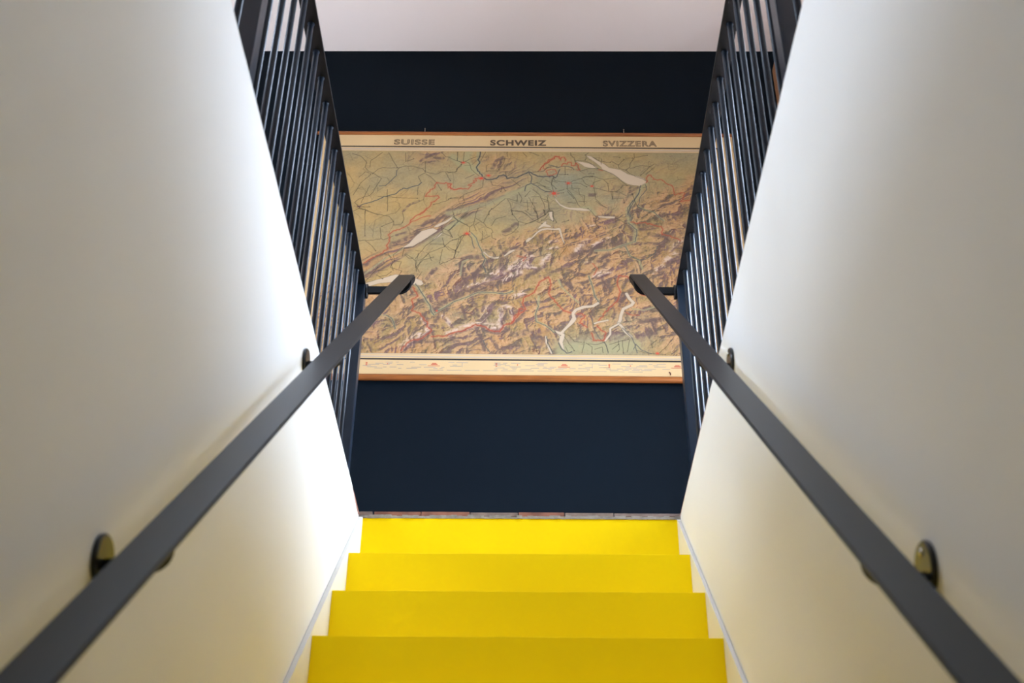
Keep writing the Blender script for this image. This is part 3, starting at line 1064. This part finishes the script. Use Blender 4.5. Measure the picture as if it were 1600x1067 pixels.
    for K, w, pts in items:
        if K == 'K':
            q = wobble(pts, 1.4, 10)
            for ch in chunks(q): stroke(ch, w*1.0, (60, 55, 42), 0.8)
            if rng.rand() < 0.5: stroke([pts[-1], (pts[-1][0]+.1, pts[-1][1])], 5.0, (70, 60, 46), 0.8)
        elif K == 'R':
            q = wobble(pts, w*0.45, 8)
            for ch in chunks(q): stroke(ch, w*1.9, (150, 150, 134), 0.5, soft=w*0.4)
            for ch in chunks(q): stroke(ch, w*0.82, (58, 58, 60), 0.82)
    for K, w, pts in items:
        if K == 'B':
            q = wobble(pts, 3.4, 7)
            for ch in chunks(q): stroke(ch, w*2.6, (206, 122, 84), 0.35, soft=w*0.7)
            for ch in chunks(q): stroke(ch, w*0.8, (172, 62, 44), 0.70)
    for K, w, pts in items:
        if K == 'C':
            a, b = pts[0]
            if w == 0:
                stroke([(a-4, b), (a+4, b)], 8, (104, 70, 74), 0.9)
                for t in range(6): stroke([(a, b), (a+22*math.cos(t), b+14*math.sin(t))], 1.8, (90, 70, 60), 0.7)
            else:
                stroke([(a-1, b), (a+1, b)], w, (232, 82, 58), 0.85, soft=2)
                for t in range(9):
                    an = t*0.7+0.3
                    stroke([(a, b), (a+w*1.5*math.cos(an), b+w*1.2*math.sin(an))], 2.2, (226, 84, 60), 0.75)
    # printed edge line
    for q in ([(0, 0), (MW, 0)], [(0, MH), (MW, MH)], [(0, 0), (0, MH)], [(MW, 0), (MW, MH)]):
        stroke(q, 2.4, (120, 104, 78), 0.5)
    img = np.clip(img*np.array([0.885, 0.85, 0.81]), 0, 255)/255.0
    return np.where(img <= 0.04045, img/12.92, ((img+0.055)/1.055)**2.4)

TILT = 0.0066
CX, CZ = -0.02, 3.40
mp = thing('wall_map', 'large school relief map with cream border hung between orange wooden rods on the navy wall', 'map', (CX, YB-0.016, CZ+EYE))
mp.rotation_euler = (0, TILT, 0)
def mloc(x, z): return x-CX, z-CZ
# cream sheet
x0, z0 = mloc(-0.985, 2.725); x1, z1 = mloc(0.962, 4.068)
obj('sheet', B(x0, x1, -0.002, 0.0, z0, z1), M['paper'], mp)
# coloured print
NX, NY = 860, 560
colr = paint_map(NX, NY)
ax, az = mloc(OX, OZ)
gx = np.linspace(ax, ax+MW/1000, NX); gz = np.linspace(az, az+MH/1000, NY)
co = np.zeros((NY, NX, 3), np.float32)
co[..., 0] = gx[None, :]; co[..., 1] = -0.0026; co[..., 2] = gz[:, None]
me = bpy.data.meshes.new('map_print')
ii = np.arange(NX*NY).reshape(NY, NX)
quads = np.stack([ii[:-1, :-1], ii[:-1, 1:], ii[1:, 1:], ii[1:, :-1]], -1).reshape(-1, 4).astype(np.int32)
nq = len(quads)
me.vertices.add(NX*NY); me.vertices.foreach_set('co', co.reshape(-1))
me.loops.add(nq*4); me.loops.foreach_set('vertex_index', quads.reshape(-1))
me.polygons.add(nq); me.polygons.foreach_set('loop_start', np.arange(0, nq*4, 4, dtype=np.int32))
me.update(calc_edges=True)
at = me.color_attributes.new('print', 'FLOAT_COLOR', 'POINT')
rgba = np.ones((NX*NY, 4), np.float32); rgba[:, :3] = colr.reshape(-1, 3)
at.data.foreach_set('color', rgba.reshape(-1))
pm = bpy.data.materials.new('relief_print')
pm.use_nodes = True
nt = pm.node_tree
p = nt.nodes['Principled BSDF']
p.inputs['Roughness'].default_value = 0.7
p.inputs['Specular IOR Level'].default_value = 0.25
an = nt.nodes.new('ShaderNodeAttribute'); an.attribute_name = 'print'
nt.links.new(an.outputs['Color'], p.inputs['Base Color'])
me.materials.append(pm)
po = bpy.data.objects.new('map_print', me); col.objects.link(po); po.parent = mp
po['label'] = 'coloured relief map of mountains, lakes and red borders'
# printed rules round the map
def strips(name, rects, m, yy=-0.0030):
    bm = bmesh.new()
    for a, b, c, d in rects:
        p_, q_ = mloc(a, c), mloc(b, d)
        box(bm, p_[0], q_[0], yy, -0.002, p_[1], q_[1])
    return obj(name, bm, m, mp)
fl, fr_, fb, ft = -0.922, 0.887, 2.803, 3.991
strips('frame_line', [(fl, fr_, ft-0.003, ft+0.003), (fl, fr_, fb-0.004, fb+0.003), (fl-0.002, fl+0.002, fb, ft), (fr_-0.002, fr_+0.002, fb, ft)], M['ink'])
for rr in ((3.968, 3.970), (3.974, 3.980), (2.826, 2.828), (2.811, 2.818)):
    strips('margin_rule', [(fl+0.006, fr_-0.006)+rr], M['inktan'])
# country names
def word(txt, xa, xb, zc, hgt, m, off, outline=None):
    def mk(nm, mm, offset, y):
        cu = bpy.data.curves.new(nm, 'FONT')
        cu.body = txt; cu.align_x = 'CENTER'; cu.align_y = 'CENTER'
        cu.size = 1.0; cu.offset = offset; cu.extrude = 0.0; cu.space_character = 1.14
        o = bpy.data.objects.new(nm, cu); col.objects.link(o)
        cu.materials.append(mm)
        bpy.context.view_layer.update()
        w, hh = o.dimensions.x, o.dimensions.y
        o.parent = mp
        xm, zm = mloc((xa+xb)/2, zc)
        o.location = (xm, y, zm)
        o.rotation_euler = (math.pi/2, 0, 0)
        o.scale = ((xb-xa)/w, hgt/hh, 1)
        bpy.context.view_layer.update()
        me_ = bpy.data.meshes.new_from_object(o)
        q = bpy.data.objects.new(nm, me_); col.objects.link(q)
        q.parent = mp; q.location = o.location; q.rotation_euler = o.rotation_euler; q.scale = o.scale
        bpy.data.objects.remove(o)
        return q
    o = mk('country_name', m, off, -0.0034)
    o['label'] = 'printed country name %s' % txt
    if outline:
        i = mk('letter_inline', outline, -0.030, -0.0038)
        i.scale = (o.scale[0], o.scale[1], 1)
        i['label'] = 'pale inner line of the letters'
word('SUISSE', -0.631, -0.440, 4.018, 0.034, M['inkbrown'], 0.034, M['paper'])
word('SCHWEIZ', -0.180, 0.085, 4.0165, 0.036, M['inkbrown'], 0.042)
word('SVIZZERA', 0.350, 0.603, 4.016, 0.036, M['inkbrown'], 0.034, M['paper'])
# legend strip: three blocks of tiny print, repeated in the three languages
rl = random.Random(21)
g, rd = [], []
for bx, ln in ((-0.690, 0.44), (-0.150, 0.50), (0.318, 0.32)):
    rd += [(bx+0.026, bx+0.033, 2.779, 2.785), (bx+0.026, bx+0.033, 2.770, 2.775), (bx+0.115, bx+0.119, 2.776, 2.781)]
    rd += [(bx+0.298, bx+0.325, 2.775, 2.779), (bx+0.302, bx+0.320, 2.781, 2.784), (bx+0.285, bx+0.335, 2.769, 2.771)]
    if bx < 0.3:
        g.append((bx+0.4265, bx+0.4285, 2.766, 2.788))
    for zr in (2.787, 2.781, 2.775, 2.769, 2.763, 2.757):
        x_ = bx+rl.uniform(0.0, 0.04)
        while x_ < bx+ln*0.92:
            w_ = rl.uniform(0.012, 0.05)
            if not (bx+0.28 < x_+w_ and x_ < bx+0.34 and zr > 2.765) and rl.random() < 0.62:
                g.append((x_, x_+w_, zr-0.0010, zr+0.0010))
            x_ += w_+rl.uniform(0.006, 0.03)
x_ = -0.40
while x_ < 0.45:
    g.append((x_, x_+0.06, 2.7485, 2.7500)); x_ += 0.075
strips('legend_print', g, M['inkgrey'])['kind'] = 'stuff'
strips('legend_symbols', rd, M['inkred'])['kind'] = 'stuff'
# small brown tear near the right end of the legend
strips('tear', [(0.596, 0.601, 2.735, 2.748), (0.592, 0.597, 2.744, 2.751)], M['rodend'])
# rods
def rod(xa, xb, z, r, name):
    a, zz = mloc(xa, z)
    bm = lathe(bmesh.new(), [(r*0.9, a), (r, a+0.003), (r, a+(xb-xa)-0.003), (r*0.9, a+(xb-xa))], 'x', 20)
    o = obj(name, bm, M['rod'], mp, smooth=False, loc=(0, -0.004, zz))
    for f in o.data.polygons: f.use_smooth = abs(f.normal.x) < 0.5
    for e, d in ((a, -1), (a+(xb-xa), 1)):
        bm = lathe(bmesh.new(), [(r*0.7, e), (r*0.85, e+d*0.004), (r*0.8, e+d*0.009), (r*0.3, e+d*0.012)], 'x', 14)
        k = obj('rod_end', bm, M['rodend'], o, smooth=True)
        k['label'] = 'dark end of the wooden rod'
    return o
rod(-0.997, 0.972, 4.073, 0.0092, 'top_rod')
rod(-0.990, 0.965, 2.711, 0.0140, 'bottom_rod')
for hx in (-0.490, 0.452):
    a, zz = mloc(hx, 4.083)
    bm = bmesh.new()
    lathe(bm, [(0.0016, zz), (0.0016, zz+0.022)], 'z', 8, cx=a, cy=-0.002)
    lathe(bm, [(0.004, zz+0.022), (0.004, zz+0.024)], 'z', 8, cx=a, cy=-0.002)
    hk = obj('hanger', bm, M['screw'], mp)
    hk['label'] = 'small metal hanger above the top rod'

# ------------------------------------------------------------------ cupboard on the landing, right
cu = thing('cupboard', 'tall brown wooden cupboard beside the map, mostly hidden behind the right railing', 'cupboard', (1.205, YB, H))
CW, CD, CH = 0.45, 0.32, 6.02-H
obj('carcass', B(0.0, CW, -CD+0.02, -0.001, 0.06, CH, bev=0.003), M['wood'], cu)
obj('plinth', B(0.02, CW-0.02, -CD+0.05, -0.002, 0.0, 0.06), M['wood'], cu)
for k in range(2):
    a, b = 0.004+k*CW/2, CW/2-0.004+k*CW/2
    d = obj('door', B(a, b, -CD, -CD+0.02, 0.07, CH-0.01, bev=0.003), M['wood'], cu)
    hx = b-0.04 if k == 0 else a+0.04
    bm = lathe(bmesh.new(), [(0.006, -CD), (0.006, -CD-0.012), (0.013, -CD-0.018), (0.013, -CD-0.024), (0.006, -CD-0.028)], 'y', 14)
    kn = obj('knob', bm, M['brass'], d, smooth=True, loc=(hx, 0, 1.05))
    kn['label'] = 'small brass knob'
